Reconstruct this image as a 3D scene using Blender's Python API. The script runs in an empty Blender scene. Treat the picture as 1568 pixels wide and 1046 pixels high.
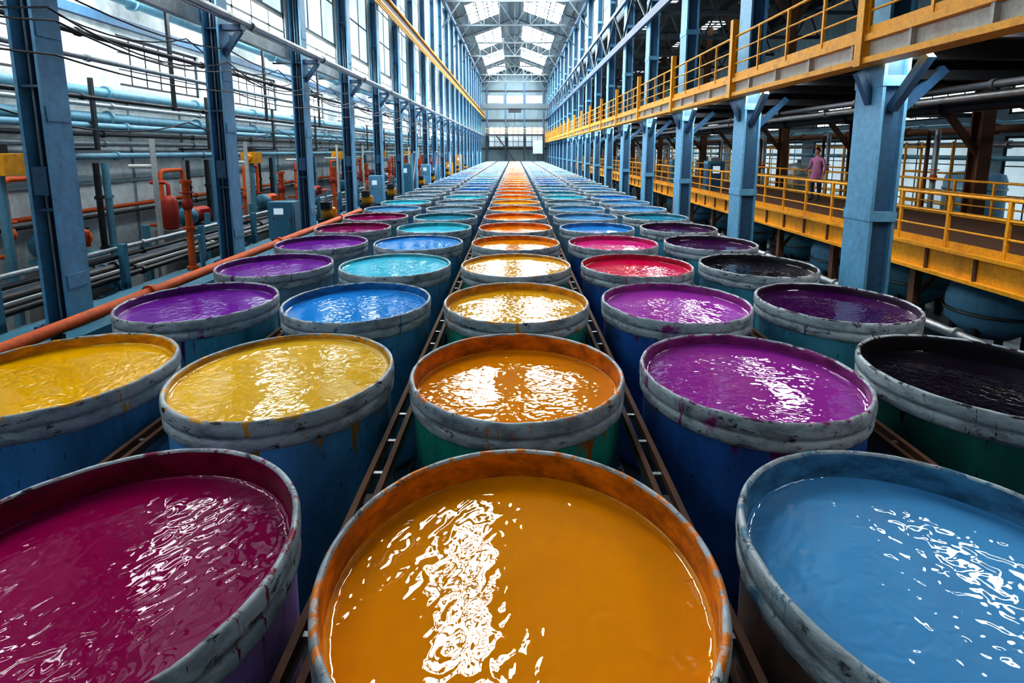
import bpy, bmesh, math, random
from mathutils import Vector, Matrix
random.seed(7)
SC=bpy.context.scene
COL=bpy.context.collection

# ------------------------------------------------------------------ materials
def newmat(name):
    m=bpy.data.materials.new(name); m.use_nodes=True
    nt=m.node_tree; b=nt.nodes['Principled BSDF']
    return m,nt,b
def noise(nt,scale,detail=4,rough=.55,dist=0,stretch=None,vec=None,coord='Object'):
    tc=nt.nodes.new('ShaderNodeTexCoord')
    n=nt.nodes.new('ShaderNodeTexNoise'); n.inputs['Scale'].default_value=scale
    n.inputs['Detail'].default_value=detail; n.inputs['Roughness'].default_value=rough
    n.inputs['Distortion'].default_value=dist
    src=vec if vec is not None else tc.outputs[coord]
    if stretch:
        mp=nt.nodes.new('ShaderNodeMapping'); mp.inputs['Scale'].default_value=stretch
        nt.links.new(src,mp.inputs['Vector']); src=mp.outputs['Vector']
    nt.links.new(src,n.inputs['Vector'])
    return n
def ramp(nt,inp,p0,p1,c0=(0,0,0,1),c1=(1,1,1,1)):
    r=nt.nodes.new('ShaderNodeValToRGB')
    r.color_ramp.elements[0].position=p0; r.color_ramp.elements[1].position=p1
    r.color_ramp.elements[0].color=c0; r.color_ramp.elements[1].color=c1
    nt.links.new(inp,r.inputs['Fac']); return r
def mix(nt,fac,a,b,mode='MIX'):
    m=nt.nodes.new('ShaderNodeMix'); m.data_type='RGBA'; m.blend_type=mode
    for sock,val in ((m.inputs[0],fac),(m.inputs[6],a),(m.inputs[7],b)):
        if isinstance(val,bpy.types.NodeSocket): nt.links.new(val,sock)
        elif isinstance(val,(int,float)): sock.default_value=val
        else: sock.default_value=(val[0],val[1],val[2],1)
    return m.outputs[2]
def paint(name,col,col2=None,rough=.45,metal=0.0,scale=3,amt=.5,bump=.15,streak=True,thr=.55):
    m,nt,b=newmat(name)
    if col2 is None: col2=tuple(c*.35 for c in col)
    n1=noise(nt,scale,6,.65,0,(1,1,.25) if streak else None)
    r1=ramp(nt,n1.outputs['Fac'],thr-.05,thr+.2)
    ml=nt.nodes.new('ShaderNodeMath'); ml.operation='MULTIPLY'; ml.inputs[1].default_value=amt
    nt.links.new(r1.outputs['Color'],ml.inputs[0])
    n2=noise(nt,scale*6,5,.7)
    c=mix(nt,ml.outputs[0],col,col2)
    r2=ramp(nt,n2.outputs['Fac'],.3,.7,(.74,.74,.74,1),(1.1,1.1,1.1,1))
    c=mix(nt,1.0,c,r2.outputs['Color'],'MULTIPLY')
    nt.links.new(c,b.inputs['Base Color'])
    rr=nt.nodes.new('ShaderNodeMapRange'); rr.inputs[3].default_value=max(.05,rough-.15); rr.inputs[4].default_value=min(1,rough+.2)
    nt.links.new(n2.outputs['Fac'],rr.inputs[0]); nt.links.new(rr.outputs[0],b.inputs['Roughness'])
    b.inputs['Metallic'].default_value=metal
    if bump:
        bp=nt.nodes.new('ShaderNodeBump'); bp.inputs['Strength'].default_value=bump; bp.inputs['Distance'].default_value=.01
        nt.links.new(n2.outputs['Fac'],bp.inputs['Height']); nt.links.new(bp.outputs[0],b.inputs['Normal'])
    return m
def glow(name,col,strength,dirt=.5,scale=.8):
    m,nt,b=newmat(name)
    n=noise(nt,scale,5,.6,0,(1,1,.5))
    r=ramp(nt,n.outputs['Fac'],.3,.65,(col[0]*dirt,col[1]*dirt,col[2]*dirt,1),(col[0],col[1],col[2],1))
    b.inputs['Base Color'].default_value=(.5,.55,.58,1); b.inputs['Roughness'].default_value=.5
    nt.links.new(r.outputs['Color'],b.inputs['Emission Color']); b.inputs['Emission Strength'].default_value=strength
    return m

M={}
M['blue']=paint('blue_painted_steel',(.16,.42,.64),(.06,.14,.22),.45,0,1.5,.6)
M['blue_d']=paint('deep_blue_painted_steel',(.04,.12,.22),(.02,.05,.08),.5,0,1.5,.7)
M['blue_l']=paint('light_blue_pipe_paint',(.13,.33,.44),(.06,.07,.08),.4,0,4,.6)
M['navy']=paint('navy_painted_steel',(.03,.10,.2),(.02,.03,.04),.45,0,2,.6)
M['yellow']=paint('yellow_safety_paint',(.85,.38,.015),(.28,.10,.02),.5,0,2.5,.6)
M['webgrey']=paint('worn_grey_web',(.46,.46,.42),(.34,.16,.05),.6,0,2.5,.7)
M['orange']=paint('orange_red_pipe_paint',(.70,.11,.012),(.22,.05,.02),.65,0,3,.6)
M['red']=paint('red_machine_paint',(.42,.03,.015),(.10,.03,.02),.5,0,3,.6)
M['rust']=paint('rusty_brown_steel',(.14,.06,.03),(.03,.02,.02),.75,.1,4,.7)
M['dark']=paint('dark_steel',(.03,.038,.048),(.08,.045,.028),.55,.4,3,.5)
M['truss']=paint('grey_truss_steel',(.08,.11,.13),(.04,.04,.045),.55,.3,3,.5)
M['black']=paint('black_rubber_pipe',(.012,.014,.018),(.05,.05,.05),.4,0,3,.4)
M['galv']=paint('galvanised_pipe',(.40,.44,.46),(.15,.12,.1),.4,.7,4,.5)
M['white']=paint('white_post_paint',(.62,.66,.64),(.3,.25,.2),.5,0,3,.5)
M['wall']=paint('grimy_white_wall_panels',(.56,.64,.66),(.14,.17,.18),.75,0,.9,.9,.25)
M['walldk']=paint('teal_grey_wall_panels',(.20,.30,.35),(.07,.09,.10),.75,0,.7,.7,.25)
M['endwall']=paint('end_wall_cladding',(.15,.23,.27),(.06,.08,.09),.75,0,.7,.7,.25)
M['roof']=paint('grey_corrugated_roof',(.15,.20,.22),(.06,.07,.08),.65,.1,.8,.7,.2,False)
M['roofdk']=paint('dark_wing_roof',(.06,.08,.09),(.03,.035,.04),.65,.2,.8,.7,.2,False)
M['conc']=paint('concrete_plinth',(.2,.21,.21),(.06,.06,.06),.75,0,1.5,.7,.4,False)
M['cab']=paint('machine_blue_paint',(.07,.25,.36),(.03,.05,.06),.45,0,3,.5)
M['sky']=glow('skylight_glass',(1.0,.985,.96),46,.75)
M['cler']=glow('clerestory_frosted_glass',(.64,.88,.98),1.15,.3,.5)
M['clerb']=glow('clerestory_clear_glass',(.90,.97,1.0),13,.6,.7)  # lowest tier given a stronger glow to put glints on the vats
M['win']=glow('window_glass_daylight',(.86,.95,1.0),2.2,.6)
M['winsoft']=glow('frosted_window_glass',(.6,.80,.90),.6,.5)
M['lamp']=glow('lamp_diffuser',(1,.98,.95),26,1)
M['screen']=glow('blue_sign_face',(.05,.15,.5),1,.9)

def floor_mat():
    m,nt,b=newmat('wet_stained_concrete')
    n=noise(nt,.7,8,.6); r=ramp(nt,n.outputs['Fac'],.35,.7,(.05,.06,.07,1),(.2,.21,.215,1))
    nt.links.new(r.outputs['Color'],b.inputs['Base Color'])
    n2=noise(nt,.5,4); r2=ramp(nt,n2.outputs['Fac'],.42,.58,(.08,.08,.08,1),(.55,.55,.55,1))
    nt.links.new(r2.outputs['Color'],b.inputs['Roughness'])
    n3=noise(nt,30,4); bp=nt.nodes.new('ShaderNodeBump'); bp.inputs['Strength'].default_value=.2; bp.inputs['Distance'].default_value=.01
    nt.links.new(n3.outputs['Fac'],bp.inputs['Height']); nt.links.new(bp.outputs[0],b.inputs['Normal'])
    return m
M['floor']=floor_mat()

def rnd_vec(nt):
    tc=nt.nodes.new('ShaderNodeTexCoord'); oi=nt.nodes.new('ShaderNodeObjectInfo')
    ml=nt.nodes.new('ShaderNodeMath'); ml.operation='MULTIPLY'; ml.inputs[1].default_value=37.0
    nt.links.new(oi.outputs['Random'],ml.inputs[0])
    ad=nt.nodes.new('ShaderNodeVectorMath'); ad.operation='ADD'
    nt.links.new(tc.outputs['Object'],ad.inputs[0]); nt.links.new(ml.outputs[0],ad.inputs[1])
    return tc,oi,ad.outputs[0]

def liquid_mat():
    m,nt,b=newmat('dye_liquid')
    tc,oi,v=rnd_vec(nt)
    n=noise(nt,1.3,3,.5,.6,None,v)
    r=ramp(nt,n.outputs['Fac'],.35,.7,(.90,.88,.90,1),(1.0,1.0,1.0,1))
    c=mix(nt,1.0,oi.outputs['Color'],r.outputs['Color'],'MULTIPLY')
    nt.links.new(c,b.inputs['Base Color'])
    b.inputs['Roughness'].default_value=.0; b.inputs['IOR'].default_value=1.40
    # short wavelets, smooth (no sub-detail) so the sky glints break into crisp flakes
    n1=noise(nt,11,0,.4,.9,(1,1.3,1),v)
    n2=noise(nt,1.8,1,.5,0,None,v)
    r2=ramp(nt,n2.outputs['Fac'],.34,.58,(.22,.22,.22,1),(1,1,1,1))
    mu=nt.nodes.new('ShaderNodeMath'); mu.operation='MULTIPLY'
    nt.links.new(n1.outputs['Fac'],mu.inputs[0]); nt.links.new(r2.outputs['Color'],mu.inputs[1])
    bp=nt.nodes.new('ShaderNodeBump'); bp.inputs['Strength'].default_value=1; bp.inputs['Distance'].default_value=.0058
    nt.links.new(mu.outputs[0],bp.inputs['Height'])
    nt.links.new(bp.outputs[0],b.inputs['Normal'])
    return m
def inner_mat():
    m,nt,b=newmat('stained_vat_interior')
    tc,oi,v=rnd_vec(nt)
    n=noise(nt,5,6,.65,.3,(1,1,2.2),v)
    r=ramp(nt,n.outputs['Fac'],.36,.62)
    dk=mix(nt,1.0,oi.outputs['Color'],(.35,.26,.24),'MULTIPLY')
    md=mix(nt,1.0,oi.outputs['Color'],(.85,.72,.6),'MULTIPLY')
    c=mix(nt,r.outputs['Color'],dk,md)
    nt.links.new(c,b.inputs['Base Color']); b.inputs['Roughness'].default_value=.35
    bp=nt.nodes.new('ShaderNodeBump'); bp.inputs['Strength'].default_value=.5; bp.inputs['Distance'].default_value=.01
    nt.links.new(n.outputs['Fac'],bp.inputs['Height']); nt.links.new(bp.outputs[0],b.inputs['Normal'])
    return m
def rim_mat(lip=False):
    m,nt,b=newmat('paint_stained_lip' if lip else 'worn_grey_rim_band')
    tc,oi,v=rnd_vec(nt)
    n=noise(nt,4,7,.66,.3,(1,1,2.2),v)
    g=ramp(nt,n.outputs['Fac'],.33,.56,(.17,.20,.23,1),(.50,.56,.60,1))
    n2=noise(nt,3.2 if not lip else 8,6,.65,.4,(1,1,.8),v)
    p=ramp(nt,n2.outputs['Fac'],(.52 if lip else .60),(.58 if lip else .67))
    pc=mix(nt,1.0,oi.outputs['Color'],(.75,.6,.5),'MULTIPLY')
    c=mix(nt,p.outputs['Color'],g.outputs['Color'],pc)
    n3=noise(nt,6,8,.72,.4,(1,1,2.5),v)
    k=ramp(nt,n3.outputs['Fac'],.585,.63)
    c=mix(nt,k.outputs['Color'],c,(.03,.032,.038))
    n4=noise(nt,11,5,.7,.2,(1,1,.12),v)
    k4=ramp(nt,n4.outputs['Fac'],.63,.66)
    c=mix(nt,k4.outputs['Color'],c,pc)
    nt.links.new(c,b.inputs['Base Color']); b.inputs['Roughness'].default_value=.42
    b.inputs['Metallic'].default_value=.15
    bp=nt.nodes.new('ShaderNodeBump'); bp.inputs['Strength'].default_value=.6; bp.inputs['Distance'].default_value=.018
    nt.links.new(n3.outputs['Fac'],bp.inputs['Height']); nt.links.new(bp.outputs[0],b.inputs['Normal'])
    return m
def body_mat(name,col):
    m,nt,b=newmat(name)
    tc,oi,v=rnd_vec(nt)
    n=noise(nt,2.2,6,.6,.2,(1,1,.35),v)
    r=ramp(nt,n.outputs['Fac'],.35,.68,(.6,.6,.6,1),(1.3,1.3,1.3,1))
    c=mix(nt,1.0,col,r.outputs['Color'],'MULTIPLY')
    n2=noise(nt,7,4,.6,0,(1,1,.06),v)
    sx=nt.nodes.new('ShaderNodeSeparateXYZ'); nt.links.new(tc.outputs['Object'],sx.inputs[0])
    mr=nt.nodes.new('ShaderNodeMapRange'); mr.inputs[1].default_value=.7; mr.inputs[2].default_value=1.8; mr.inputs[3].default_value=-.25; mr.inputs[4].default_value=.07
    nt.links.new(sx.outputs[2],mr.inputs[0])
    ad=nt.nodes.new('ShaderNodeMath'); nt.links.new(n2.outputs['Fac'],ad.inputs[0]); nt.links.new(mr.outputs[0],ad.inputs[1])
    d=ramp(nt,ad.outputs[0],.62,.65)
    dc=mix(nt,1.0,oi.outputs['Color'],(.45,.38,.38),'MULTIPLY')
    c=mix(nt,d.outputs['Color'],c,dc)
    n3=noise(nt,16,5,.7,0,(1,1,.6),v); k=ramp(nt,n3.outputs['Fac'],.61,.66)
    c=mix(nt,k.outputs['Color'],c,tuple(x*.35 for x in col))
    nt.links.new(c,b.inputs['Base Color']); b.inputs['Roughness'].default_value=.38
    bp=nt.nodes.new('ShaderNodeBump'); bp.inputs['Strength'].default_value=.3; bp.inputs['Distance'].default_value=.01
    nt.links.new(n.outputs['Fac'],bp.inputs['Height']); nt.links.new(bp.outputs[0],b.inputs['Normal'])
    return m
M['liq']=liquid_mat(); M['inner']=inner_mat(); M['rim']=rim_mat(); M['lip']=rim_mat(True)
BODY={'blue':body_mat('vat_blue_body',(.12,.42,.74)),'navy':body_mat('vat_navy_body',(.04,.16,.52)),
 'green':body_mat('vat_green_body',(.03,.40,.31)),'dkgreen':body_mat('vat_dark_green_body',(.025,.20,.15)),
 'purple':body_mat('vat_purple_body',(.50,.30,.70)),'brown':body_mat('vat_rusty_body',(.30,.18,.15)),
 'steel':body_mat('vat_steel_blue_body',(.28,.48,.62)),'teal':body_mat('vat_teal_body',(.11,.42,.55))}

# ------------------------------------------------------------------ mesh builder
class MB:
    def __init__(s): s.v=[];s.f=[];s.m=[];s.sm=[];s.mats=[]
    def mi(s,mat):
        mt=M[mat] if isinstance(mat,str) else mat
        if mt not in s.mats: s.mats.append(mt)
        return s.mats.index(mt)
    def add(s,vs,fs,mat,smooth=False):
        o=len(s.v); s.v+= [tuple(v) for v in vs]; k=s.mi(mat)
        for f in fs: s.f.append(tuple(i+o for i in f)); s.m.append(k); s.sm.append(smooth)
    def box(s,x0,x1,y0,y1,z0,z1,mat):
        vs=[(x,y,z) for z in(z0,z1) for y in(y0,y1) for x in(x0,x1)]
        s.add(vs,[(0,2,3,1),(4,5,7,6),(0,1,5,4),(2,6,7,3),(0,4,6,2),(1,3,7,5)],mat)
    def beam(s,p0,p1,w,h,mat):
        p0=Vector(p0);p1=Vector(p1);d=(p1-p0).normalized()
        up=Vector((0,0,1)) if abs(d.z)<.95 else Vector((0,1,0))
        a=d.cross(up).normalized(); b=a.cross(d).normalized()
        vs=[p+a*sx*w/2+b*sy*h/2 for p in(p0,p1) for sy in(-1,1) for sx in(-1,1)]
        s.add(vs,[(0,1,3,2),(4,6,7,5),(0,4,5,1),(2,3,7,6),(0,2,6,4),(1,5,7,3)],mat)
    def tube(s,pts,r,mat,n=10):
        pts=[Vector(p) for p in pts]; rings=[]
        ref=None
        for i,p in enumerate(pts):
            d=(pts[min(i+1,len(pts)-1)]-pts[max(i-1,0)]).normalized()
            if ref is None:
                ref=Vector((0,0,1)) if abs(d.z)<.9 else Vector((1,0,0))
            a=ref-d*ref.dot(d)
            if a.length<1e-4: a=d.orthogonal()
            a.normalize(); b=d.cross(a); ref=a
            rings.append([p+(a*math.cos(t)+b*math.sin(t))*r for t in [2*math.pi*k/n for k in range(n)]])
        vs=[v for rg in rings for v in rg]; fs=[]
        for i in range(len(rings)-1):
            for k in range(n):
                fs.append((i*n+k,i*n+(k+1)%n,(i+1)*n+(k+1)%n,(i+1)*n+k))
        s.add(vs,fs,mat,True)
        s.add(rings[0],[tuple(range(n))[::-1]],mat); s.add(rings[-1],[tuple(range(n))],mat)
    def lathe(s,prof,c,mat,n=32,smooth=True,axis='z'):
        vs=[]; fs=[]
        for r,z in prof:
            for k in range(n):
                t=2*math.pi*k/n; x,y=r*math.cos(t),r*math.sin(t)
                if axis=='z': q=(x,y,z)
                elif axis=='x': q=(z,x,y)
                else: q=(x,z,y)
                vs.append((c[0]+q[0],c[1]+q[1],c[2]+q[2]))
        for i in range(len(prof)-1):
            for k in range(n): fs.append((i*n+k,i*n+(k+1)%n,(i+1)*n+(k+1)%n,(i+1)*n+k))
        s.add(vs,fs,mat,smooth)
    def mesh(s,name):
        me=bpy.data.meshes.new(name); me.from_pydata(s.v,[],s.f)
        for mt in s.mats: me.materials.append(mt)
        me.polygons.foreach_set('material_index',s.m); me.polygons.foreach_set('use_smooth',s.sm)
        me.update()
        return me
    def build(s,name,loc=(0,0,0),bevel=0,recalc=True):
        me=s.mesh(name)
        if recalc:
            bm=bmesh.new(); bm.from_mesh(me); bmesh.ops.recalc_face_normals(bm,faces=bm.faces); bm.to_mesh(me); bm.free()
        ob=bpy.data.objects.new(name,me); ob.location=loc; COL.objects.link(ob)
        if bevel:
            b=ob.modifiers.new('bevel','BEVEL'); b.width=bevel; b.segments=2; b.limit_method='ANGLE'
        return ob
def inst(name,me,loc):
    ob=bpy.data.objects.new(name,me); ob.location=loc; COL.objects.link(ob); return ob

YF=-3.0; YE=95.0
XL=-9.5; XR=16.0
EZ=15.7            # eaves height

# ------------------------------------------------------------------ shell
b=MB(); b.box(XL-.3,XR+.3,YF-.3,YE+.3,-.2,0,'floor'); b.build('floor')

def wall_with_holes(x0,x1,ys,ye,z0,z1,holes,mat):
    b=MB(); y=ys
    for (ya,yb,za,zb) in holes:
        if ya>y: b.box(x0,x1,y,ya,z0,z1,mat)
        if za>z0: b.box(x0,x1,ya,yb,z0,za,mat)
        if zb<z1: b.box(x0,x1,ya,yb,zb,z1,mat)
        y=yb
    if y<ye: b.box(x0,x1,y,ye,z0,z1,mat)
    return b
wn=[0]
def window_x(x,ya,yb,za,zb,nx,nz,glass,side=1,frame='dark',bar=.035):
    wn[0]+=1; b=MB()
    b.box(x-.01,x+.01,ya,yb,za,zb,glass)
    t=.04
    b.box(x-t,x+t,ya,ya+.07,za,zb,frame); b.box(x-t,x+t,yb-.07,yb,za,zb,frame)
    b.box(x-t,x+t,ya,yb,za,za+.07,frame); b.box(x-t,x+t,ya,yb,zb-.07,zb,frame)
    for i in range(1,nx):
        y=ya+(yb-ya)*i/nx; b.box(x-.03,x+.03,y-bar/2,y+bar/2,za,zb,frame)
    for i in range(1,nz):
        z=za+(zb-za)*i/nz; b.box(x-.03,x+.03,ya,yb,z-bar/2,z+bar/2,frame)
    return b.build('window_%d'%wn[0])

holes=[]
y=12.9-2*5.2
while y<YE-4:
    holes.append((y,y+3.3,5.3,6.5)); y+=5.2
b=wall_with_holes(XL-.3,XL,YF,YE,0,7.9,holes,'wall')
for k in range(0,98,2): b.box(XL,XL+.03,YF+k,YF+k+.06,0,5.2,'walldk')
b.box(XL,XL+.12,YF,YE,5.12,5.24,'white'); b.box(XL,XL+.14,YF,YE,6.65,6.85,'blue_d')
b.box(XL,XL+.05,YF,YE,3.0,3.08,'walldk')
b.build('wall_left')
for h in holes: window_x(XL-.12,*h,6,3,'win')
LC=[6.4+4*k for k in range(-2,23) if 6.4+4*k<YE-1]
RC=[8.45+4.95*k for k in range(-2,18) if 8.45+4.95*k<YE-2]
ch=[]
for i in range(len(LC)-1):
    ch.append((LC[i]+.45,LC[i+1]-.15,6.4,15.3))
b=wall_with_holes(-6.15,-6.0,YF,YE,6.15,EZ,ch,'wall'); b.build('wall_clerestory_left')
for h in ch:
    window_x(-6.08,h[0],h[1],6.4,7.2,4,2,'clerb',1,'white',.06)
    window_x(-6.08,h[0],h[1],7.2,15.3,3,6,'cler',1,'walldk',.06)
b=MB(); b.box(XL-.3,-8.7,YF,YE,7.8,7.95,'roof'); b.box(-7.5,-6.15,YF,YE,7.8,7.95,'roof')
y=YF
while y<YE:
    b.box(-8.7,-7.5,y,y+3.4,7.8,7.95,'roof'); y+=5.0
for yy in LC: b.box(XL,-6.1,yy,yy+.2,7.45,7.8,'blue_d')
b.build('ceiling_side_aisle')
y=YF
while y<YE-4:
    wn[0]+=1; g=MB(); g.box(-8.7,-7.5,y+3.4,y+5,7.85,7.9,'sky')  # invented glowing roof strip, put in to brighten the side aisle
    for k in (1,2): g.box(-8.7,-7.5,y+3.4+k*.53-.03,y+3.4+k*.53+.03,7.8,7.85,'dark')
    g.build('window_%d'%wn[0]); y+=5.0

ridge=18.0; sl=(18.0-15.75)/6.3
def rz(x): return ridge-sl*abs(x)
b=MB()
def slab(x0,x1,y0,y1,mat='roof',t=.12,bb=None,dz=0):
    z0,z1=rz(x0)+dz,rz(x1)+dz
    vs=[(x0,y0,z0),(x1,y0,z1),(x1,y1,z1),(x0,y1,z0),(x0,y0,z0+t),(x1,y0,z1+t),(x1,y1,z1+t),(x0,y1,z0+t)]
    (bb or b).add(vs,[(0,3,2,1),(4,5,6,7),(0,1,5,4),(2,3,7,6),(0,4,7,3),(1,2,6,5)],mat)
LS=[(-3.0,-.9,15.0,24.3),(-4.4,-1.6,34,42),(-4.5,-1.6,48.5,55.5),(-4.5,-1.6,61,69.5),(-4.5,-1.6,74,82),(-4.5,-1.6,86,92)]
RS=[(.9,4.4,34,42),(.9,4.4,48.5,55.5),(.9,4.4,61,69.5),(.9,4.4,74,82),(.9,4.4,86,92)]
for S_,e in ((LS,-6.3),(RS,6.3)):
    y=YF
    for (xa,xb,s0,s1) in S_:
        lo,hi=min(e,0),max(e,0)
        slab(lo,hi,y,s0); slab(lo,xa,s0,s1); slab(xb,hi,s0,s1); y=s1
    slab(min(e,0),max(e,0),y,YE)
for k in range(8):
    for sg in(-1,1):
        x=sg*(.45+k*.8); b.beam((x,YF,rz(x)-.08),(x,YE,rz(x)-.08),.07,.12,'truss')
b.build('ceiling')
for (xa,xb,s0,s1) in LS+RS:
    wn[0]+=1; g=MB(); slab(xa,xb,s0,s1,'sky',.03,g,.06)
    n=6
    for k in range(n+1):
        yy=s0+(s1-s0)*k/n
        g.beam((xa,yy,rz(xa)+.02),(xb,yy,rz(xb)+.02),.14 ,.08,'dark')
    for k in range(1,3):
        x=xa+(xb-xa)*k/3; g.beam((x,s0,rz(x)+.02),(x,s1,rz(x)+.02),.1,.08,'dark')
    g.build('window_%d'%wn[0])
t=MB()
zc=15.2
t.beam((-5.7,0,zc),(5.7,0,zc),.14,.16,'truss'); t.beam((-5.95,0,rz(6)-.2),(0,0,ridge-.25),.14,.14,'truss'); t.beam((5.95,0,rz(6)-.2),(0,0,ridge-.25),.14,.14,'truss')
xs=[-5.7+1.425*k for k in range(9)]
for i,x in enumerate(xs):
    t.beam((x,0,zc),(x,0,rz(x)-.25),.07,.07,'truss')
    if i<8:
        if x<0: t.beam((x,0,rz(x)-.25),(xs[i+1],0,zc),.06,.06,'truss')
        else: t.beam((x,0,zc),(xs[i+1],0,rz(xs[i+1])-.25),.06,.06,'truss')
for s in(-1,1): t.beam((s*5.7,0,zc-2),(s*4.2,0,zc),.1,.1,'truss')
tm=t.mesh('roof_truss')
for yy in [10.4+8*k for k in range(-1,11)]: inst('roof_truss',tm,(0,yy+.2,0))

# end wall
b=MB()
eh=[(-4.9,-2.0,12.0,13.4),(-1.5,1.5,12.0,13.4),(2.0,4.9,12.0,13.4)]
b.box(XL,XR,YE,YE+.3,0,1.5,'endwall')
def wallseg_y(b,x0,x1,y0,y1,z0,z1,holes,mat):
    x=x0
    for (xa,xb,za,zb) in holes:
        if xa>x: b.box(x,xa,y0,y1,z0,z1,mat)
        if za>z0: b.box(xa,xb,y0,y1,z0,za,mat)
        if zb<z1: b.box(xa,xb,y0,y1,zb,z1,mat)
        x=xb
    b.box(x,x1,y0,y1,z0,z1,mat)
wallseg_y(b,XL,XR,YE,YE+.3,8.8,18.2,eh,'endwall')
LH=[(-4.6,-1.6,4.4,7.9),(-1.2,1.6,4.4,7.9),(2.0,5.2,4.4,7.9)]
wallseg_y(b,XL,XR,YE,YE+.3,1.5,8.8,LH,'endwall')
b.box(XL,XR,YE-.15,YE,8.9,9.2,'dark'); b.box(XL,XR,YE-.15,YE,3.9,4.2,'dark'); b.box(XL,XR,YE-.15,YE,11.0,11.25,'dark'); b.box(XL,XR,YE-.15,YE,14.0,14.25,'dark')
for xx in(-4.9,-1.6,1.7,5.1): b.box(xx-.12,xx+.12,YE-.2,YE,0,15.5,'blue_d')
b.build('wall_end')
def window_y(y,xa,xb,za,zb,nx,nz,glass):
    wn[0]+=1; b=MB(); b.box(xa,xb,y-.01,y+.01,za,zb,glass)
    for i in range(nx+1):
        x=xa+(xb-xa)*i/nx; b.box(x-.04,x+.04,y-.05,y+.03,za,zb,'dark')
    for i in range(nz+1):
        z=za+(zb-za)*i/nz; b.box(xa,xb,y-.05,y+.03,z-.04,z+.04,'dark')
    b.build('window_%d'%wn[0])
for h in eh: window_y(YE+.12,*h,3,1,'win')
for h in LH: window_y(YE+.12,*h,3,4,'winsoft')
b=MB(); b.box(XL,XR,YF-.3,YF,0,18.2,'walldk')
for k in range(0,25,3): b.box(XL+k,XL+k+.1,YF,YF+.05,0,12,'blue_d')
b.build('wall_front')

rh=[]; y=2.0
while y<YE-5: rh.append((y,y+4.4,1.3,6.1)); y+=5.5
b=wall_with_holes(XR,XR+.3,YF,YE,0,11.2,rh,'walldk')
for h in rh: b.box(XR,XR+.3,h[0],h[1],4.2,4.9,'walldk')
b.box(XR-.1,XR,YF,YE,6.3,6.6,'dark'); b.box(XR-.1,XR,YF,YE,1.0,1.2,'dark'); b.build('wall_right')
for i,h in enumerate(rh):
    window_x(XR+.1,h[0],h[1],1.3,4.2,5,3,'winsoft')
    window_x(XR+.1,h[0],h[1],4.9,6.1,6,2,'win')
b=MB(); b.box(6.1,XR+.3,YF,YE,11.2,11.35,'roofdk')
for k in range(7,16,2): b.box(k-.05,k+.05,YF,YE,11.0,11.2,'dark')
b.build('ceiling_side_wing')
rc=[(RC[i]+.8,RC[i+1]-.15,12.2,15.2) for i in range(len(RC)-1)]
b=wall_with_holes(6.1,6.25,YF,YE,11.35,EZ,rc,'walldk'); b.build('wall_clerestory_right')
for h in rc: window_x(6.18,*h,4,3,'cler',1,'dark',.05)
for yy in [10,13.5,20,26,32,38,44,50,56,62,68,74,80,86]:
    for (xa,xb) in ((7.2,8.2),(11.2,12.5)):
        if xa<8 and yy<19: continue
        wn[0]+=1; g=MB(); g.box(xa,xb,yy,yy+1.9,11.14,11.19,'win')
        for k in range(4): g.box(xa,xb,yy+k*.62-.03,yy+k*.62+.03,11.08,11.14,'dark')
        for k in range(3): g.box(xa+(xb-xa)*k/2-.03,xa+(xb-xa)*k/2+.03,yy,yy+1.9,11.08,11.14,'dark')
        g.build('window_%d'%wn[0])
t=MB()
t.beam((6.3,0,9.6),(15.95,0,9.6),.14,.16,'truss'); t.beam((6.3,0,10.9),(15.95,0,10.9),.14,.16,'truss')
for k in range(8):
    x0=6.3+k*1.2; t.beam((x0,0,9.6),(x0+.6,0,10.9),.07,.07,'truss'); t.beam((x0+.6,0,10.9),(x0+1.2,0,9.6),.07,.07,'truss')
tm=t.mesh('wing_truss')
for yy in RC: inst('wing_roof_truss',tm,(0,yy+.35,0))

# ------------------------------------------------------------------ columns (H sections)
PL=1.5
c=MB(); Hh=EZ-PL
c.box(.12,.16,0,.38,0,Hh,'blue'); c.box(-.16,-.12,0,.38,0,Hh,'blue'); c.box(-.12,.12,.155,.185,0,Hh,'blue_d')  # web in darker blue: shade between the flanges put into its colour
for z in (.04,1.5,3.0,4.55,6.5,8.2,10.4,12.5): c.box(-.12,.12,.02,.32,z,z+.03,'blue_d')
c.box(-.24,.24,-.09,.45,0,.04,'navy')
c.beam((.15,.17,4.1),(.5,.17,4.55),.1,.1,'navy'); c.box(.15,.55,.08,.26,4.55,4.65,'navy')
c.tube([(-.05,.12,.04),(-.05,.12,6.4)],.018,'galv',6); c.tube([(.04,.12,.04),(.04,.12,6.4)],.014,'black',6)
c.box(-.09,.09,.0,.13,1.7,2.05,'blue_d')
for z in (.5,2.6,3.6,5.2): c.box(.155,.175,.02,.36,z,z+.18,'blue')
for x in(-.19,.19):
    for y in(-.04,.41): c.lathe([(0,.07),(.02,.07),(.02,.04)],(x,y,0),'galv',8)
cm=c.mesh('left_column')
for yy in LC: inst('steel_column',cm,(-5.83,yy,PL))
c=MB()
for s in(-1,1): c.box(s*.18-.025,s*.18+.025,0,.66,0,EZ-.2,'blue')
c.box(-.16,.16,.31,.35,0,EZ-.2,'blue_d'); c.box(-.16,.16,.08,.10,0,EZ-.2,'blue_d'); c.box(-.16,.16,.56,.58,0,EZ-.2,'blue_d')  # webs coloured darker here too, standing in for shade on the front
c.box(-.30,.30,-.1,.77,0,.05,'navy')
for z in (2.6,4.75,7.6,10,12.5): c.box(-.22,.22,-.015,.675,z,z+.16,'blue')
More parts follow.
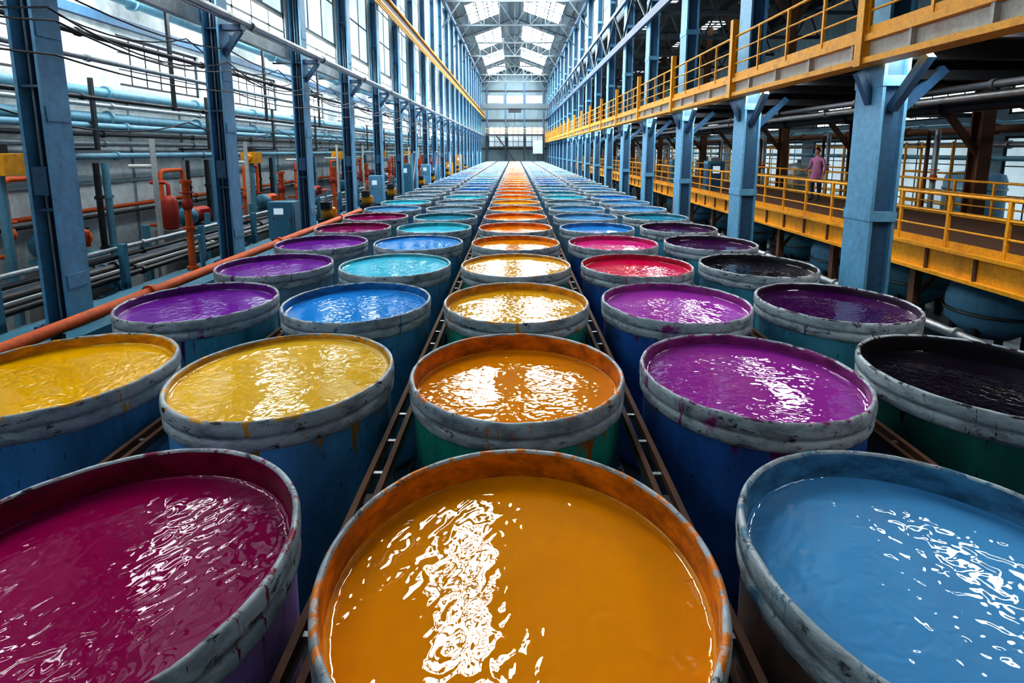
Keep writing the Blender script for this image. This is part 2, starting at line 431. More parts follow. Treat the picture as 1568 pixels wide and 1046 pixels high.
c.beam((0,.05,4.4),(0,-.62,5.12),.12,.14,'navy'); c.beam((.2,.3,4.3),(.95,.3,5.05),.12,.14,'navy'); c.beam((-.18,.3,4.5),(-.42,.3,5.0),.12,.12,'navy')
cm=c.mesh('right_column')
for yy in RC: inst('steel_column',cm,(5.98,yy,0))
c=MB(); c.box(-.16,.16,0,.05,0,11.1,'rust'); c.box(-.16,.16,.3,.35,0,11.1,'rust'); c.box(-.03,.03,.05,.3,0,11.1,'rust'); c.box(-.25,.25,-.05,.4,0,.05,'rust')
c.beam((0,.17,3.6),(-1.2,.17,5.0),.12,.14,'rust'); c.beam((0,.17,9.0),(-1.3,.17,11.0),.12,.14,'rust'); c.beam((0,.17,9.0),(1.3,.17,11.0),.12,.14,'rust')
cm=c.mesh('wing_column')
for yy in RC: inst('wing_steel_column',cm,(11.9,yy,0))

b=MB(); b.box(-6.3,-5.35,YF,YE,0,PL-.12,'conc'); b.box(-6.33,-5.3,YF,YE,PL-.12,PL,'cab')
b.box(-5.3,-5.27,YF,YE,1.1,1.25,'navy')
b.build('column_plinth')

b=MB()
b.box(-5.66,-5.4,YF,YE,9.7,9.78,'yellow'); b.box(-5.56,-5.5,YF,YE,9.78,10.15,'dark'); b.box(-5.66,-5.4,YF,YE,10.15,10.23,'yellow')
for k in range(3): b.tube([(-5.33+k*.06,YF,9.6-.16*k),(-5.33+k*.06,YE,9.6-.16*k)],.03,'yellow',6)
b.build('crane_runway_beam')
b=MB(); b.beam((-5.58,YF,EZ-.3),(-5.58,YE,EZ-.3),.16,.3,'blue_d'); b.build('eaves_beam')
b=MB(); b.beam((5.7,YF,EZ-.3),(5.7,YE,EZ-.3),.16,.3,'blue_d'); b.build('eaves_beam')
b=MB(); Y1=YE-.25; b.beam((5.66,YF+.02,9.3),(5.66,Y1,9.3),.14,.35,'navy')
for i in range(len(RC)-1):
    b.beam((5.66,RC[i]+.3,9.4),(5.66,(RC[i]+RC[i+1])/2+.3,11.2),.08,.08,'truss'); b.beam((5.66,(RC[i]+RC[i+1])/2+.3,11.2),(5.66,RC[i+1]+.3,9.4),.08,.08,'truss')
b.beam((5.66,YF+.02,11.3),(5.66,Y1,11.3),.14,.2,'navy')
b.build('lattice_girder')

# ------------------------------------------------------------------ mezzanine
def railing(b,x,y0,y1,z,h,mat='yellow',post=1.24,r=.025,toe=True):
    n=int((y1-y0)/post)
    for i in range(n+1):
        y=y0+i*post; b.box(x-.025,x+.025,y-.025,y+.025,z,z+h,mat)
    b.tube([(x,y0,z+h),(x,y1,z+h)],r*1.2,mat,8)
    b.tube([(x,y0,z+h*.66),(x,y1,z+h*.66)],r*.8,mat,8)
    b.tube([(x,y0,z+h*.35),(x,y1,z+h*.35)],r*.8,mat,8)
    if toe: b.box(x-.01,x+.01,y0,y1,z,z+.12,mat)
b=MB()
zb=5.07; zt=5.5; A=YF+.02; B=YE-.25
b.box(5.36,5.72,A,B,zb,zb+.09,'yellow'); b.box(5.36,5.72,A,B,zt-.1,zt,'yellow'); b.box(5.46,5.56,A,B,zb+.09,zt-.1,'webgrey')
y=YF+.5
while y<B-.1: b.box(5.38,5.46,y,y+.05,zb+.09,zt-.1,'webgrey'); y+=1.24
b.box(5.72,10.2,A,B,zt-.08,zt,'dark')
y=YF+.02; RIBS=[]
while y<B-.2: b.box(5.72,10.2,y,y+.12,zb+.1,zt-.08,'dark'); RIBS.append(y); y+=1.65
b.box(10.05,10.2,A,B,zb,zt,'rust')
railing(b,5.42,YF+.2,YE-.4,zt,1.0)
railing(b,10.1,YF+.2,YE-.4,zt,1.0)
for yy in RC: b.box(5.32,5.46,yy-.08,yy+.08,zb-.03,zt+1.4,'yellow')
b.build('mezzanine_walkway')
bt=MB(); bt.box(-.26,.26,0,1.25,.02,.14,'white')  # added fixtures, hidden behind the beam, that make glints on the blue vat
for s in(-.16,0,.16): bt.box(s-.055,s+.055,.03,1.22,0,.02,'lamp')
bm_=bt.mesh('batten')
for y in RIBS:
    if y<60 and all(not(y-.9<c_<y+1.5) for c_ in RC): inst('batten_light',bm_,(6.12,y+.26,5.27))

b=MB(); lz=2.1
PE=YE-8
b.box(7.4,7.5,YF+2,PE,lz-.5,lz,'yellow'); b.box(7.3,7.55,YF+2,PE,lz-.06,lz,'yellow'); b.box(7.3,7.55,YF+2,PE,lz-.5,lz-.44,'yellow')
b.box(7.5,11.2,YF+2,PE,lz-.06,lz,'rust'); b.box(11.1,11.2,YF+2,PE,lz-.4,lz,'yellow')
y=YF+2.2
while y<PE: b.box(7.36,7.4,y,y+.05,lz-.44,lz-.06,'rust'); y+=1.0
y=YF+2.5
while y<PE:
    for x in(7.5,11.0): b.box(x-.07,x+.07,y,y+.14,0,lz-.45,'rust')
    b.beam((7.5,y+.07,1.0),(8.3,y+.07,lz-.1),.07,.07,'rust'); b.box(7.5,11.1,y,y+.1,lz-.3,lz-.06,'rust'); y+=2.5
railing(b,7.42,YF+2,PE,lz,.9,'yellow',1.1); railing(b,11.15,YF+2,PE,lz,.9,'yellow',1.1)
b.build('lower_platform')

# ------------------------------------------------------------------ vats
def vat_mesh(level,seed):
    rnd=random.Random(seed); N=96
    ph=[(rnd.uniform(0,6.28),rnd.choice([2,3,5,7,11,17,23]),rnd.uniform(.3,1)) for _ in range(7)]
    def wob(t,k=0): return sum(a*math.sin(f*t+p+k) for p,f,a in ph)/4
    prof=[(.79,0,'B'),(.83,.02,'B'),(.845,.08,'B'),(.858,.5,'B'),(.866,.55,'B'),(.858,.6,'B'),(.866,1.05,'B'),(.874,1.10,'B'),(.866,1.15,'B'),(.868,1.66,'B'),
      (.872,1.672,'R'),(.893,1.678,'R'),(.899,1.69,'R'),(.899,1.745,'R'),(.890,1.757,'R'),(.887,1.768,'R'),(.892,1.78,'R'),(.904,1.79,'R'),(.906,1.81,'R'),(.905,1.865,'R'),(.901,1.885,'R'),
      (.894,1.896,'L'),(.884,1.9,'L'),(.872,1.896,'L'),(.866,1.885,'L'),(.861,1.86,'I'),(.859,1.83,'I'),(.857,(1.83+level)/2,'I'),(.856,level+.012,'I')]
    if level>1.83: prof=prof[:-3]+[(.858,level+.012,'I')]
    vs=[];fs=[];ms=[]
    for j,(r,z,k) in enumerate(prof):
        for i in range(N):
            t=2*math.pi*i/N
            rr=r;zz=z
            if k in'RL' : rr+=.0045*wob(t,z*9); zz+=.006*wob(t*1,2)
            if k=='R' and (z<1.70): zz+=.016*wob(2*t,1)
            vs.append((rr*math.cos(t),rr*math.sin(t),zz))
    mi={'B':0,'R':1,'L':2,'I':3}
    for j in range(len(prof)-1):
        for i in range(N):
            fs.append((j*N+i,j*N+(i+1)%N,(j+1)*N+(i+1)%N,(j+1)*N+i)); ms.append(mi[prof[j+1][2]])
    o=len(vs)
    rings=[(.858,level+.014),(.85,level+.003),(.82,level),(.55,level),(.25,level)]
    for r,z in rings:
        for i in range(N):
            t=2*math.pi*i/N; vs.append((r*math.cos(t),r*math.sin(t),z))
    vs.append((0,0,level)); c=len(vs)-1
    for j in range(len(rings)-1):
        for i in range(N): fs.append((o+j*N+i,o+j*N+(i+1)%N,o+(j+1)*N+(i+1)%N,o+(j+1)*N+i)); ms.append(4)
    l=o+(len(rings)-1)*N
    for i in range(N): fs.append((l+i,l+(i+1)%N,c)); ms.append(4)
    fs.append(tuple(range(N))[::-1]); ms.append(0)
    me=bpy.data.meshes.new('dye_vat'); me.from_pydata(vs,[],fs)
    for mt in (BODY['blue'],M['rim'],M['lip'],M['inner'],M['liq']): me.materials.append(mt)
    me.polygons.foreach_set('material_index',ms); me.polygons.foreach_set('use_smooth',[True]*len(fs)); me.update()
    return me
VM={'low':vat_mesh(1.725,1),'mid':vat_mesh(1.79,2),'high':vat_mesh(1.835,3)}
def srgb(*c):
    return tuple(((x/255)/12.92 if x<=10 else ((x/255+.055)/1.055)**2.4) for x in c)
C={'maroon':srgb(155,8,82),'orange':srgb(255,160,10),'lblue':srgb(92,168,222),'yellow':srgb(255,192,5),'lyellow':srgb(255,200,55),
 'dorange':srgb(255,155,10),'violet':srgb(165,56,165),'black':srgb(24,18,30),'purple':srgb(130,46,170),'blue':srgb(45,150,235),
 'gold':srgb(255,185,35),'lilac':srgb(182,68,190),'dkpurple':srgb(62,10,74),'cyan':srgb(70,208,238),'crimson':srgb(230,14,86),'magenta':srgb(232,44,145),
 'rorange':srgb(255,140,12),'steel':srgb(120,160,185),'teal':srgb(45,145,175),'wine':srgb(145,15,100)}
ROWS=[
 [('purple','low','blue'),('maroon','low','purple'),('orange','low','brown'),('lblue','low','brown'),('violet','low','navy')],
 [('yellow','mid','blue'),('lyellow','high','blue'),('dorange','low','green'),('violet','mid','navy'),('black','low','dkgreen')],
 [('purple','mid','teal'),('blue','mid','blue'),('gold','mid','green'),('lilac','mid','navy'),('dkpurple','mid','teal')],
 [('purple','mid','steel'),('cyan','high','blue'),('gold','high','green'),('crimson','mid','navy'),('black','mid','teal')],
 [('purple','mid','steel'),('blue','high','blue'),('dorange','mid','green'),('magenta','mid','navy'),('dkpurple','mid','teal')],
 [('wine','mid','steel'),('cyan','mid','steel'),('rorange','mid','blue'),('blue','mid','steel'),('dkpurple','mid','teal')],
 [('wine','mid','teal'),('teal','mid','steel'),('rorange','mid','blue'),('lblue','mid','steel'),('teal','mid','teal')],
]
DX=1.98; DY=2.09; Y0=2.15
k=0
while Y0+k*DY<YE-6:
    for j in range(5):
        if k<len(ROWS): cn,lv,bd=ROWS[k][j]
        elif j==2: cn,lv,bd=random.choice(['gold','dorange','rorange']),'mid','blue'
        else: cn,lv,bd=random.choice(['blue','lblue','teal','steel','cyan','steel','purple' if j in(0,) else 'lblue']),'mid',random.choice(['steel','blue','teal'])
        ob=inst('dye_vat',VM[lv],((j-2)*DX+.02,Y0+k*DY,0.0))
        ob.rotation_euler[2]=random.uniform(0,6.28)
        cc=C[cn]; ob.color=(cc[0],cc[1],cc[2],1)
        ob.material_slots[0].link='OBJECT'; ob.material_slots[0].material=BODY[bd]
    k+=1
NR=k
def lane_rail(x):
    b=MB()
    for s in(-1,1):
        b.box(x+s*.055-.02,x+s*.055+.02,.8,YE-7,1.44,1.50,'rust'); b.box(x+s*.055-.008,x+s*.055+.008,.8,YE-7,1.36,1.44,'galv')
    y=.9
    while y<YE-7.2: b.box(x-.06,x+.06,y,y+.03,1.45,1.475,'galv'); y+=.42
    for i in range(NR):
        y=Y0+(i-.5)*DY
        b.box(x-.05,x+.05,y-.05,y+.05,0,1.44,'dark')
        b.beam((x,y+.05,.9),(x,y+.5,1.42),.04,.04,'dark')
    b.build('vat_lane_rail')
for x in(-1.5,-.5,.5,1.5): lane_rail(x*DX+.02)
b=MB()
for x in(-1.5,-.5,.5,1.5):
    X=x*DX+.02; y=.8
    while y<20:
        b.box(X-.25,X-.06,y,y+.02,.02,.05,'galv'); b.box(X+.06,X+.25,y,y+.02,.02,.05,'galv'); y+=.08
    for s in(-.26,.26): b.box(X+s-.012,X+s+.012,.8,20,0,.05,'galv')
b.build('floor_drain_grating')

# ------------------------------------------------------------------ pipes left
def flanged(b,pts,r,mat,step=4,n=10):
    b.tube(pts,r,mat,n)
    for a,c in zip(pts[:-1],pts[1:]):
        a=Vector(a);c=Vector(c);L=(c-a).length;d=(c-a).normalized();q=step*.5
        while q<L:
            p=a+d*q; b.tube([p-d*.035,p+d*.035],r*1.45,mat,n); q+=step
b=MB(); flanged(b,[(-5.06,YF+.02,1.8),(-5.06,17,1.8),(-5.10,17.15,1.76),(-5.12,17.2,1.4),(-5.12,17.2,.0)],.075,'orange',4.0)
y=YF+.5
while y<17: b.box(-5.12,-5.0,y,y+.06,0,1.73,'dark'); y+=4
b.build('orange_pipe_run')
b=MB(); flanged(b,[(-5.35,YF+.02,6.24),(-5.35,YE-.25,6.24)],.075,'galv',4.0); b.tube([(-5.5,YF+.02,6.22),(-5.5,YE-.25,6.22)],.03,'galv',8); b.build('overhead_pipe_run')
for (x,z,r,m) in [(-9.1,5.0,.11,'blue_l'),(-9.0,4.72,.05,'galv'),(-9.1,4.45,.12,'blue_l'),(-8.72,4.25,.07,'blue_l'),(-9.25,4.1,.05,'black'),(-9.25,3.9,.06,'galv'),(-9.3,2.45,.05,'orange'),(-9.3,2.3,.04,'black'),(-8.3,6.92,.13,'blue_l'),(-7.6,6.9,.1,'galv'),(-7.2,6.85,.06,'blue_l'),(-6.9,5.6,.05,'black'),(-6.8,5.2,.04,'galv'),(-9.0,3.62,.07,'blue_l'),(-6.95,4.6,.035,'black')]:
    b=MB(); flanged(b,[(x,YF+.02,z),(x,YE-.25,z)],r,m,3.3); b.build('wall_pipe')
b=MB()
b.box(-9.45,-8.6,0,.08,3.75,3.8,'dark'); b.box(-9.45,-8.6,0,.08,4.28,4.32,'dark'); b.box(-8.62,-8.56,0,.08,3.75,5.2,'dark')
b.box(-9.45,-9.0,0,.08,2.1,2.14,'dark'); b.box(-9.45,-8.9,0,.08,4.85,4.88,'dark')
b.box(-8.45,-6.75,0,.08,6.72,6.78,'dark'); b.box(-7.8,-7.74,0,.08,6.78,7.5,'dark'); b.box(-6.95,-6.9,0,.08,4.55,6.72,'dark')
bme=b.mesh('pipe_bracket')
for yy in LC: inst('pipe_bracket',bme,(0,yy+.4,0))
for (x,z,r,m) in [(-6.7,1.62,.05,'black'),(-6.85,1.64,.06,'black'),(-7.02,1.62,.05,'galv'),(-7.2,1.66,.08,'black'),(-7.4,1.64,.06,'navy'),(-7.6,1.64,.06,'black'),(-6.75,1.05,.09,'blue_l'),(-7.1,1.05,.12,'blue'),(-7.5,1.02,.08,'galv'),(-6.65,1.98,.04,'black'),(-6.65,2.12,.04,'galv')]:
    b=MB(); flanged(b,[(x,YF+.02,z),(x,YE-3,z)],r,m,2.7); b.build('rack_pipe')
b=MB()
b.box(-7.75,-6.5,0,.1,1.47,1.56,'cab'); b.box(-7.75,-6.5,0,.1,.82,.9,'cab')
for x in(-7.7,-6.55): b.box(x-.05,x+.05,0,.1,0,2.2,'cab')
b.beam((-7.65,.05,.9),(-6.6,.05,1.47),.05,.05,'cab')
bme=b.mesh('pipe_rack'); y=YF+.5
while y<YE-3: inst('pipe_rack_frame',bme,(0,y,0)); y+=2.2
b=MB()
for (x,z,sag) in [(-5.6,5.7,.15),(-5.62,5.45,.3),(-5.55,5.3,.22),(-6.4,5.9,.35),(-5.6,4.9,.1),(-6.5,4.3,.25)]:
    for i in range(len(LC)-1):
        pts=[]
        for q in range(9):
            u=q/8; pts.append((x,LC[i]+.17+(LC[i+1]-LC[i])*u,z-sag*4*u*(1-u)))
        b.tube(pts,.014,'black',5)
for i in range(0,8):
    y=LC[i]+.3
    pts=[(-5.6-3.8*q/8, y+3.4*q/8, 5.8-.4*4*(q/8)*(1-q/8)+.5*q/8) for q in range(9)]
    b.tube(pts,.012,'black',5)
b.build('hanging_cables')
def riser(b,x,y,m,zt=4.4,r=.05):
    flanged(b,[(x,y,0),(x,y,zt)],r,m,1.1)
def valve(b,x,y,z,m='orange'):
    b.lathe([(0,-.1),(.07,-.1),(.1,0),(.07,.1),(0,.1)],(x,y,z),m,14)
    b.tube([(x,y,z),(x,y,z+.22)],.015,'galv',6)
    b.lathe([(.11,-.015),(.125,0),(.11,.015),(.095,0),(.11,-.015)],(x,y,z+.22),m,18); b.box(x-.1,x+.1,y-.01,y+.01,z+.215,z+.225,m)
for i,yy in enumerate(LC):
    if yy>YE-9: continue
    b=MB(); y=yy+1.15
    b.tube([(-7.95,y,0),(-7.95,y,4.0)],.055,'white',10); b.tube([(-7.95,y,3.4),(-8.5,y,3.4)],.045,'white',8); b.box(-8.08,-7.82,y-.12,y+.12,0,.03,'white')
    b.build('pipe_support_post')
    b=MB(); y2=yy+2.5; x2=-8.75
    b.tube([(x2,y2,0.0),(x2,y2,3.15),(x2,y2+.03,3.22),(x2,y2+.1,3.25),(x2,y2+.78,3.25),(x2,y2+.85,3.22),(x2,y2+.88,3.15),(x2,y2+.88,1.2)],.05,'orange',10)
    b.tube([(x2,y2,1.9),(-9.1,y2,1.9)],.04,'orange',8)
    valve(b,x2,y2,2.3); valve(b,x2,y2+.88,2.1,'red'); b.build('orange_riser_pipe')
    b=MB(); y3=yy+.7
    riser(b,-8.88,y3,'black',3.48,.06); riser(b,-8.88,y3+.25,'blue_l',3.48,.07); b.build('vertical_pipe_pair')
    b=MB(); riser(b,-8.88,yy+3.65,'galv',3.48,.045); riser(b,-8.88,yy+3.83,'black',3.48,.05); b.build('vertical_pipe_pair')
    if 1<i<16:
        b=MB(); ys=yy+3.3; xs_=-6.12; P3=PL+.003
        b.tube([(xs_,ys,P3),(xs_,ys,3.2)],.06,'orange',12)
        for z in(P3+.04,2.3,3.17): b.tube([(xs_,ys,z-.03),(xs_,ys,z+.03)],.10,'orange',12)
        valve(b,xs_,ys,2.75,'red'); b.tube([(xs_,ys,2.1),(xs_,ys+.28,2.1),(xs_,ys+.32,2.05),(xs_,ys+.32,P3)],.045,'blue_l',8)
        b.build('orange_standpipe')
    if i%2==0:
        b=MB(); y4=yy+1.7; x=-7.9
        b.box(x-.5,x,y4,y4+.35,3.35,3.7,'yellow'); b.lathe([(0,-.04),(.1,-.04),(.12,.04),(0,.04)],(x-.25,y4-.02,3.52),'yellow',16,True,'y')
        b.tube([(x-.25,y4+.15,3.35),(x-.25,y4+.15,0)],.07,'blue_l',10); b.box(x-.35,x-.15,y4+.05,y4+.25,3.7,3.85,'dark'); b.build('yellow_valve_actuator',bevel=.01)
    else:
        b=MB(); y4=yy+1.6; x=-8.05
        b.box(x-.35,x+.15,y4,y4+.5,0,1.9,'conc'); b.lathe([(0,0),(.14,0),(.17,.05),(.17,.65),(.12,.76),(.05,.8),(0,.8)],(x-.1,y4+.25,1.9),'red',20)
        b.tube([(x-.1,y4+.25,2.68),(x-.1,y4+.25,2.95),(x-.15,y4+.25,3.0),(x-.5,y4+.25,3.0)],.045,'red',10); b.build('red_filter_vessel')
    b=MB(); y5=yy+2.75; x=-8.25; mc='red' if i%2 else 'orange'
    b.box(x-.3,x+.4,y5-.3,y5+.8,0,1.75,'conc'); b.box(x-.28,x+.35,y5-.2,y5+.75,1.75,1.85,'cab')
    b.lathe([(0,-.1),(.18,-.1),(.21,0),(.21,.5),(.16,.6),(.08,.62),(0,.62)],(x,y5+.1,2.1),mc,20,True,'y')
    for q in range(8): b.box(x-.23,x+.23,y5+.15+q*.055,y5+.165+q*.055,1.95,2.24,mc)
    b.lathe([(0,-.16),(.2,-.16),(.24,-.05),(.24,.05),(.2,.16),(0,.16)],(x,y5-.12,2.1),'cab',20,True,'y')
    b.build('electric_pump')
def cabinet(x,y,z,w,d,h,m='cab'):
    b=MB(); b.box(-w/2,w/2,0,d,.08,h,m); b.box(-w/2+.03,w/2-.03,.03,d-.03,0,.08,'dark')
    b.box(-w/2+.05,w/2-.05,-.015,0,.15,h-.06,m); b.box(w/2-.12,w/2-.09,-.04,-.015,h*.45,h*.6,'galv')
    b.box(-w/4,w/8,-.02,-.013,h*.7,h*.85,'winsoft')
    for k in range(3): b.lathe([(0,-.03),(.02,-.03),(.02,0)],(-w/4+k*.08,-.015,h*.6),'red' if k==0 else 'galv',8,False,'y')
    b.box(w/2,w/2+.012,.05,d-.05,.15,h-.1,m)
    b.build('control_cabinet',(x,y,z+.003),bevel=.012)
cabinet(-5.7,12.6,PL,.62,.45,1.0)
for i,yy in enumerate([21.2,27.2,33.2,37.3,45.2,53.2]): cabinet(-5.65,yy,PL,.55,.45,random.uniform(1,1.8),random.choice(['cab','blue','yellow','navy']))
for yy in [15.3,19.5,23.5,31.2,35.5,43.5,51.5,59.5]:
    b=MB(); x=-5.62; P2=PL+.003; mm='yellow' if int(yy)%2 else 'orange'
    b.box(x-.2,x+.2,yy,yy+.9,P2,P2+.22,'dark'); b.lathe([(0,0),(.14,0),(.16,.04),(.16,.5),(.12,.58),(0,.6)],(x,yy+.15,P2+.38),mm,20,True,'y')
    for q in range(6): b.box(x-.175,x+.175,yy+.22+q*.06,yy+.235+q*.06,P2+.26,P2+.5,mm)
    b.box(x-.14,x+.14,yy+.1,yy+.3,P2+.5,P2+.72,'dark'); b.tube([(x,yy+.2,P2+.7),(x,yy+.2,P2+1.1)],.025,'galv',6)
    b.lathe([(.12,-.015),(.14,0),(.12,.015),(.10,0),(.12,-.015)],(x,yy+.2,P2+1.08),'red',16); b.box(x-.11,x+.11,yy+.19,yy+.21,P2+1.075,P2+1.09,'red')
    b.build('orange_gear_motor')
for yy in LC[7:-2:2]:
    b=MB()
    b.box(-5.5,-5.42,yy+1.6,yy+1.7,PL,PL+2.2,'blue'); b.box(-5.5,-5.42,yy+2.6,yy+2.7,PL,PL+2.2,'blue'); b.box(-5.5,-5.42,yy+1.6,yy+2.7,PL+2.1,PL+2.2,'blue')
    b.beam((-5.46,yy+1.65,PL+.2),(-5.46,yy+2.65,PL+2.0),.04,.04,'galv')
    b.build('pipe_frame')

# ------------------------------------------------------------------ right side below mezzanine
for (x,z,r,m) in [(15.5,4.55,.12,'blue_l'),(10.45,4.7,.09,'galv'),(8.8,4.6,.12,'dark'),(8.2,4.7,.07,'galv'),(7.0,4.7,.06,'dark'),(6.75,.5,.12,'blue_l'),(6.9,.9,.08,'galv'),(12.7,4.3,.1,'rust'),(13.1,3.9,.08,'galv'),(14.95,3.5,.08,'blue_l')]:
    b=MB(); flanged(b,[(x,YF+.02,z),(x,YE-2,z)],r,m,3.1); b.build('service_pipe')
for yy in RC[:-1]:
    b=MB(); b.tube([(11.45,yy+1,4.3),(11.45,yy+1,.0)],.07,'galv',8); b.tube([(11.45,yy+1.3,4.3),(11.45,yy+1.3,.0)],.05,'rust',8); b.tube([(11.45,yy+1,4.3),(11.45,yy+1.3,4.3)],.05,'galv',8)
    valve(b,11.45,yy+1,3.0,'orange'); b.build('riser_pipe')
b=MB(); b.box(6.3,15.98,.25,.4,4.88,5.03,'dark'); bme=b.mesh('wing_cross_beam')
for yy in RC: inst('wing_cross_beam',bme,(0,yy,0))
def tank(x,y,r,h,m,z=0):
    b=MB(); b.lathe([(0,.25),(r*.5,.2),(r,.5),(r,h-.25),(r*.92,h-.08),(r*.6,h),(.12,h+.05),(.12,h+.2),(0,h+.2)],(0,0,0),m,28)
    for a in range(4):
        t=a*math.pi/2+.5; b.box(r*.8*math.cos(t)-.05,r*.8*math.cos(t)+.05,r*.8*math.sin(t)-.05,r*.8*math.sin(t)+.05,0,.5,'dark')
    for z2 in(.7,h-.5): b.lathe([(r,-.03),(r+.03,-.03),(r+.03,.03),(r,.03)],(0,0,z2),'galv',28)
    b.build('process_tank',(x,y,z))
for i,yy in enumerate([5.4,7.6,9.8,12.2,14.6,17,20,23,26,30,34,39,45]):
    tank(9.2+(i%2)*.3,yy,.7,1.2,'cab' if i%2 else 'blue')
for i,yy in enumerate([6,10.6,15.5,20.4,25.4,31,38,46]): tank(14.0,yy+.5,.75,3.1,['cab','galv','blue'][i%3])
for i,yy in enumerate([21.8,26.7,33,41]):
    b=MB(); x=8.0; l2=lz+.003
    b.box(x,x+.7,yy,yy+.5,l2,l2+1.2,'cab'); b.box(x-.02,x,yy+.05,yy+.45,l2+.1,l2+1.1,'navy'); b.box(x+.1,x+.6,yy-.02,yy,l2+.1,l2+1.1,'navy'); b.box(x+.2,x+.5,yy-.03,yy-.02,l2+.7,l2+1.0,'winsoft')
    b.box(x+.15,x+.55,yy+.1,yy+.4,l2+1.2,l2+1.35,'galv'); b.build('control_console',bevel=.01)
for yy in RC[:-1]:
    b=MB()
    for x in(12.4,12.9):
        for y in(yy+1.6,yy+3.4): b.tube([(x,y,0),(x,y,4.0)],.035,'yellow',6)
    for z in(2.2,3.1,3.85):
        for y in(yy+1.6,yy+3.4): b.tube([(12.4,y,z),(12.9,y,z)],.03,'yellow',6)
        b.tube([(12.4,yy+1.6,z),(12.4,yy+3.4,z)],.03,'yellow',6)
    b.build('scaffold_frame')
b=MB()
for y in(84,85.2): b.box(-5.3,5.4,y,y+.35,10.25,10.9,'truss')
b.box(-1,1,84.2,85.4,9.7,10.3,'dark'); b.tube([(0,84.8,9.7),(0,84.8,7.5)],.04,'dark',6); b.build('overhead_crane')
b=MB()
b.box(-5,5,91.4,91.6,6.2,6.5,'dark'); b.box(-5,5,91.6,94.7,6.4,6.5,'dark')
for k in range(14): b.box(-3.2+k*.32,-2.9+k*.32,92,93,6.3-k*.45,6.36-k*.45,'dark')
b.beam((-3.2,92,6.3),(1.3,92,.1),.08,.2,'dark')
for x in(-5,-1.6,1.7,4.9): b.box(x-.1,x+.1,91.4,91.6,0,6.3,'dark')
for z in(6.9,7.4): b.tube([(-5,91.4,z),(5,91.4,z)],.04,'yellow',6)
for k in range(9): b.tube([(-5+k*1.25,91.4,6.5),(-5+k*1.25,91.4,7.4)],.03,'yellow',6)
b.build('end_gantry_stair')
b=MB(); b.box(3.2,4.8,91.2,91.3,3.2,5.4,'screen'); b.box(3.15,4.85,91.3,91.36,3.15,5.45,'white'); b.box(3.9,4.0,91.3,91.36,0,3.2,'dark'); b.build('blue_notice_board')

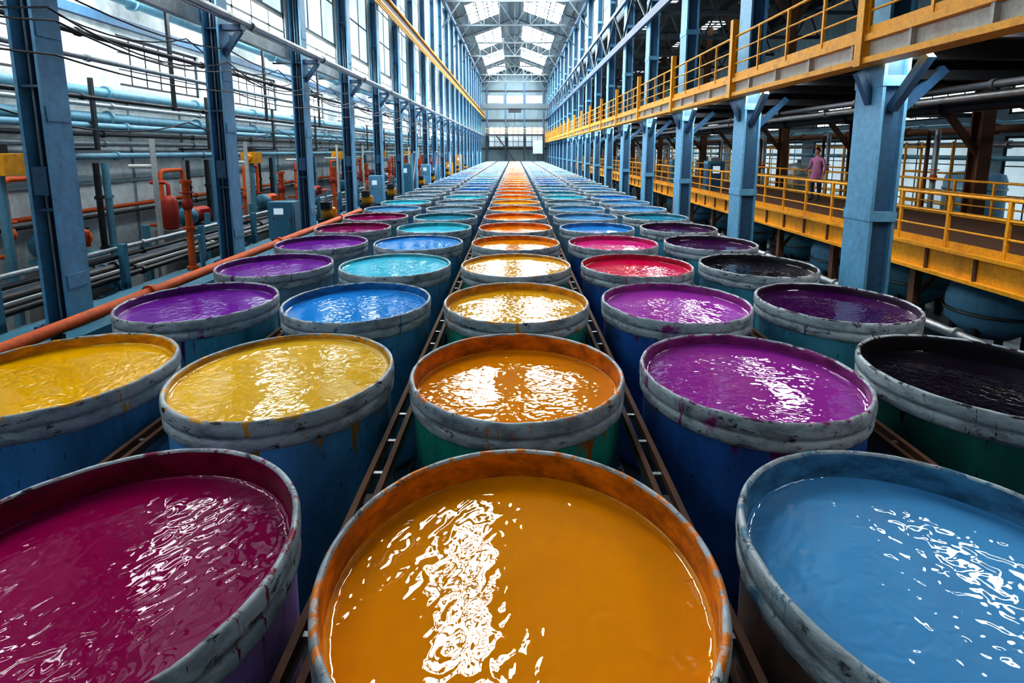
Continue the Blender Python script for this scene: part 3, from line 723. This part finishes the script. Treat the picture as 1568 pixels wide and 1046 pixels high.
# ------------------------------------------------------------------ worker
def worker(loc,rz_):
    shirt=paint('pink_work_coat',(.70,.28,.52),(.4,.12,.28),.8,0,8,.4,.1); trous=paint('dark_trousers',(.05,.05,.1),None,.8,0,8,.4,.1)
    skin=paint('skin',(.55,.32,.22),(.45,.24,.17),.5,0,20,.3,0); hair=paint('dark_hair',(.02,.015,.012),None,.5,0,40,.3,.2); shoe=paint('work_shoes',(.03,.03,.03),None,.5,0,9,.3,0)
    V=[];E=[];R=[]
    def v(p,r,par=None):
        V.append(p);R.append(r)
        if par is not None:E.append((par,len(V)-1))
        return len(V)-1
    pel=v((0,0,.93),.135); sp=v((0,.01,1.1),.12,pel); ch=v((0,0,1.28),.145,sp); nb=v((0,.01,1.42),.075,ch); nk=v((0,0,1.52),.052,nb)
    hands=[]
    for s in(-1,1):
        hp=v((s*.09,0,.86),.1,pel); kn=v((s*.10,-.02+(.03 if s>0 else 0),.49),.062,hp); an=v((s*.105,.03,.09),.045,kn); to=v((s*.12,-.13,.04),.036,an)
        sh=v((s*.18,.01,1.38),.062,ch); el=v((s*.25,.04,1.10),.046,sh)
        wr=v((s*.23,-.18,1.0) if s<0 else (s*.25,-.06,.87),.03,el)
        d=Vector(V[wr])-Vector(V[el]); d.normalize(); w=Vector(V[wr]); side=Vector((1,0,0))
        pm=v(tuple(w+d*.07),.03,wr); hands.append((w,w+d*.2))
        for q,(off,L) in enumerate([(-.027,.075),(-.009,.085),(.009,.08),(.027,.062)]):
            a=v(tuple(w+d*.095+side*off),.010,pm); m=v(tuple(w+d*(.095+L*.5)+side*off*1.15+Vector((0,0,-.008))),.009,a); v(tuple(w+d*(.095+L)+side*off*1.2+Vector((0,0,-.03))),.007,m)
        a=v(tuple(w+d*.05-side*s*.035),.011,pm); v(tuple(w+d*.09-side*s*.055),.009,a)
    me=bpy.data.meshes.new('tmp'); me.from_pydata(V,E,[]); ob=bpy.data.objects.new('tmp',me); COL.objects.link(ob)
    sk=ob.modifiers.new('s','SKIN'); ss=ob.modifiers.new('u','SUBSURF'); ss.levels=1
    lay=me.skin_vertices[0] if me.skin_vertices else None
    if lay is None:
        bpy.context.view_layer.objects.active=ob; bpy.ops.object.select_all(action='DESELECT'); ob.select_set(True)
        bpy.ops.mesh.customdata_skin_add(); lay=me.skin_vertices[0]
    for i,r in enumerate(R): lay.data[i].radius=(r,r*(.8 if i<4 else 1)); lay.data[i].use_root=(i==0)
    dg=bpy.context.evaluated_depsgraph_get(); dg.update(); em=bpy.data.meshes.new_from_object(ob.evaluated_get(dg))
    b=MB()
    for mt in(shirt,trous,skin,hair,shoe): b.mi(mt)
    b.v=[tuple(x.co) for x in em.vertices]
    for p in em.polygons:
        c=p.center; k=0
        if c.z>1.475:k=2
        elif c.z<.09 :k=4
        elif c.z<.62:k=1
        for w,e in hands:
            if (c-w).dot((e-w).normalized())>0 and (c-w).length<.24:k=2
        b.f.append(tuple(p.vertices)); b.m.append(k); b.sm.append(True)
    bpy.data.objects.remove(ob)
    b.lathe([(.165,.92),(.185,.8),(.205,.62),(.2,.62),(.16,.9)],(0,0,0),shirt,24)
    hc=Vector((0,-.015,1.615)); vs=[];fs=[];n=20;mm=14
    for i in range(mm+1):
        ph=math.pi*i/mm; z=math.cos(ph); r=math.sin(ph)
        for j in range(n):
            t=2*math.pi*j/n; x=r*math.cos(t)*.075; y=r*math.sin(t)*.095; zz=z*.115
            if z<-.1: x*=1+z*.3
            fr=max(0,-math.sin(t))
            if fr>.95 and -.35<z<.05: y-=.022*(1-abs(z+.2)*3)
            vs.append((hc.x+x,hc.y+y,hc.z+zz))
    for i in range(mm):
        for j in range(n): fs.append((i*n+j,i*n+(j+1)%n,(i+1)*n+(j+1)%n,(i+1)*n+j))
    b.add(vs,fs,skin,True)
    hs=[];hf=[]
    for i in range(8):
        ph=math.pi*.62*i/7
        for j in range(n):
            t=2*math.pi*j/n; fr=max(0,-math.sin(t)); pp=ph*(1-.45*fr)
            hs.append((hc.x+math.sin(pp)*math.cos(t)*.084,hc.y+.006+math.sin(pp)*math.sin(t)*.104,hc.z+math.cos(pp)*.124))
    for i in range(7):
        for j in range(n): hf.append((i*n+j,i*n+(j+1)%n,(i+1)*n+(j+1)%n,(i+1)*n+j))
    b.add(hs,hf,hair,True)
    for s in(-1,1):
        b.lathe([(0,-.01),(.02,-.008),(.024,0),(.012,.01),(0,.01)],(hc.x+s*.076,hc.y,hc.z-.01),skin,10,True,'x')
        b.lathe([(0,-.008),(.011,-.004),(.012,.004),(0,.006)],(hc.x+s*.028,hc.y-.087,hc.z+.005),hair,8,True,'y')
    b.box(hc.x-.022,hc.x+.022,hc.y-.086,hc.y-.078,hc.z-.06,hc.z-.052,M['red'])
    w=b.build('factory_worker',loc); w.rotation_euler[2]=rz_
worker((9.75,17.0,lz+.005),math.radians(-60))

# ------------------------------------------------------------------ world, camera
w=bpy.data.worlds.new('World'); SC.world=w; w.use_nodes=True
nt=w.node_tree; bg=nt.nodes['Background']; sk=nt.nodes.new('ShaderNodeTexSky'); sk.sky_type='HOSEK_WILKIE'
nt.links.new(sk.outputs[0],bg.inputs['Color']); bg.inputs['Strength'].default_value=.6

cam=bpy.data.cameras.new('camera'); co=bpy.data.objects.new('camera',cam); COL.objects.link(co)
co.location=(0,0,3.75); co.rotation_euler=(math.radians(90-8.3),0,math.radians(.29))
cam.lens=800/1568*36; cam.sensor_width=36; cam.shift_y=-176/1568; cam.clip_start=.05; cam.clip_end=300
SC.camera=co
SC.view_settings.view_transform='Standard'
try: SC.view_settings.look='Medium High Contrast'
except Exception as e: print('look',e)
SC.view_settings.exposure=0.2
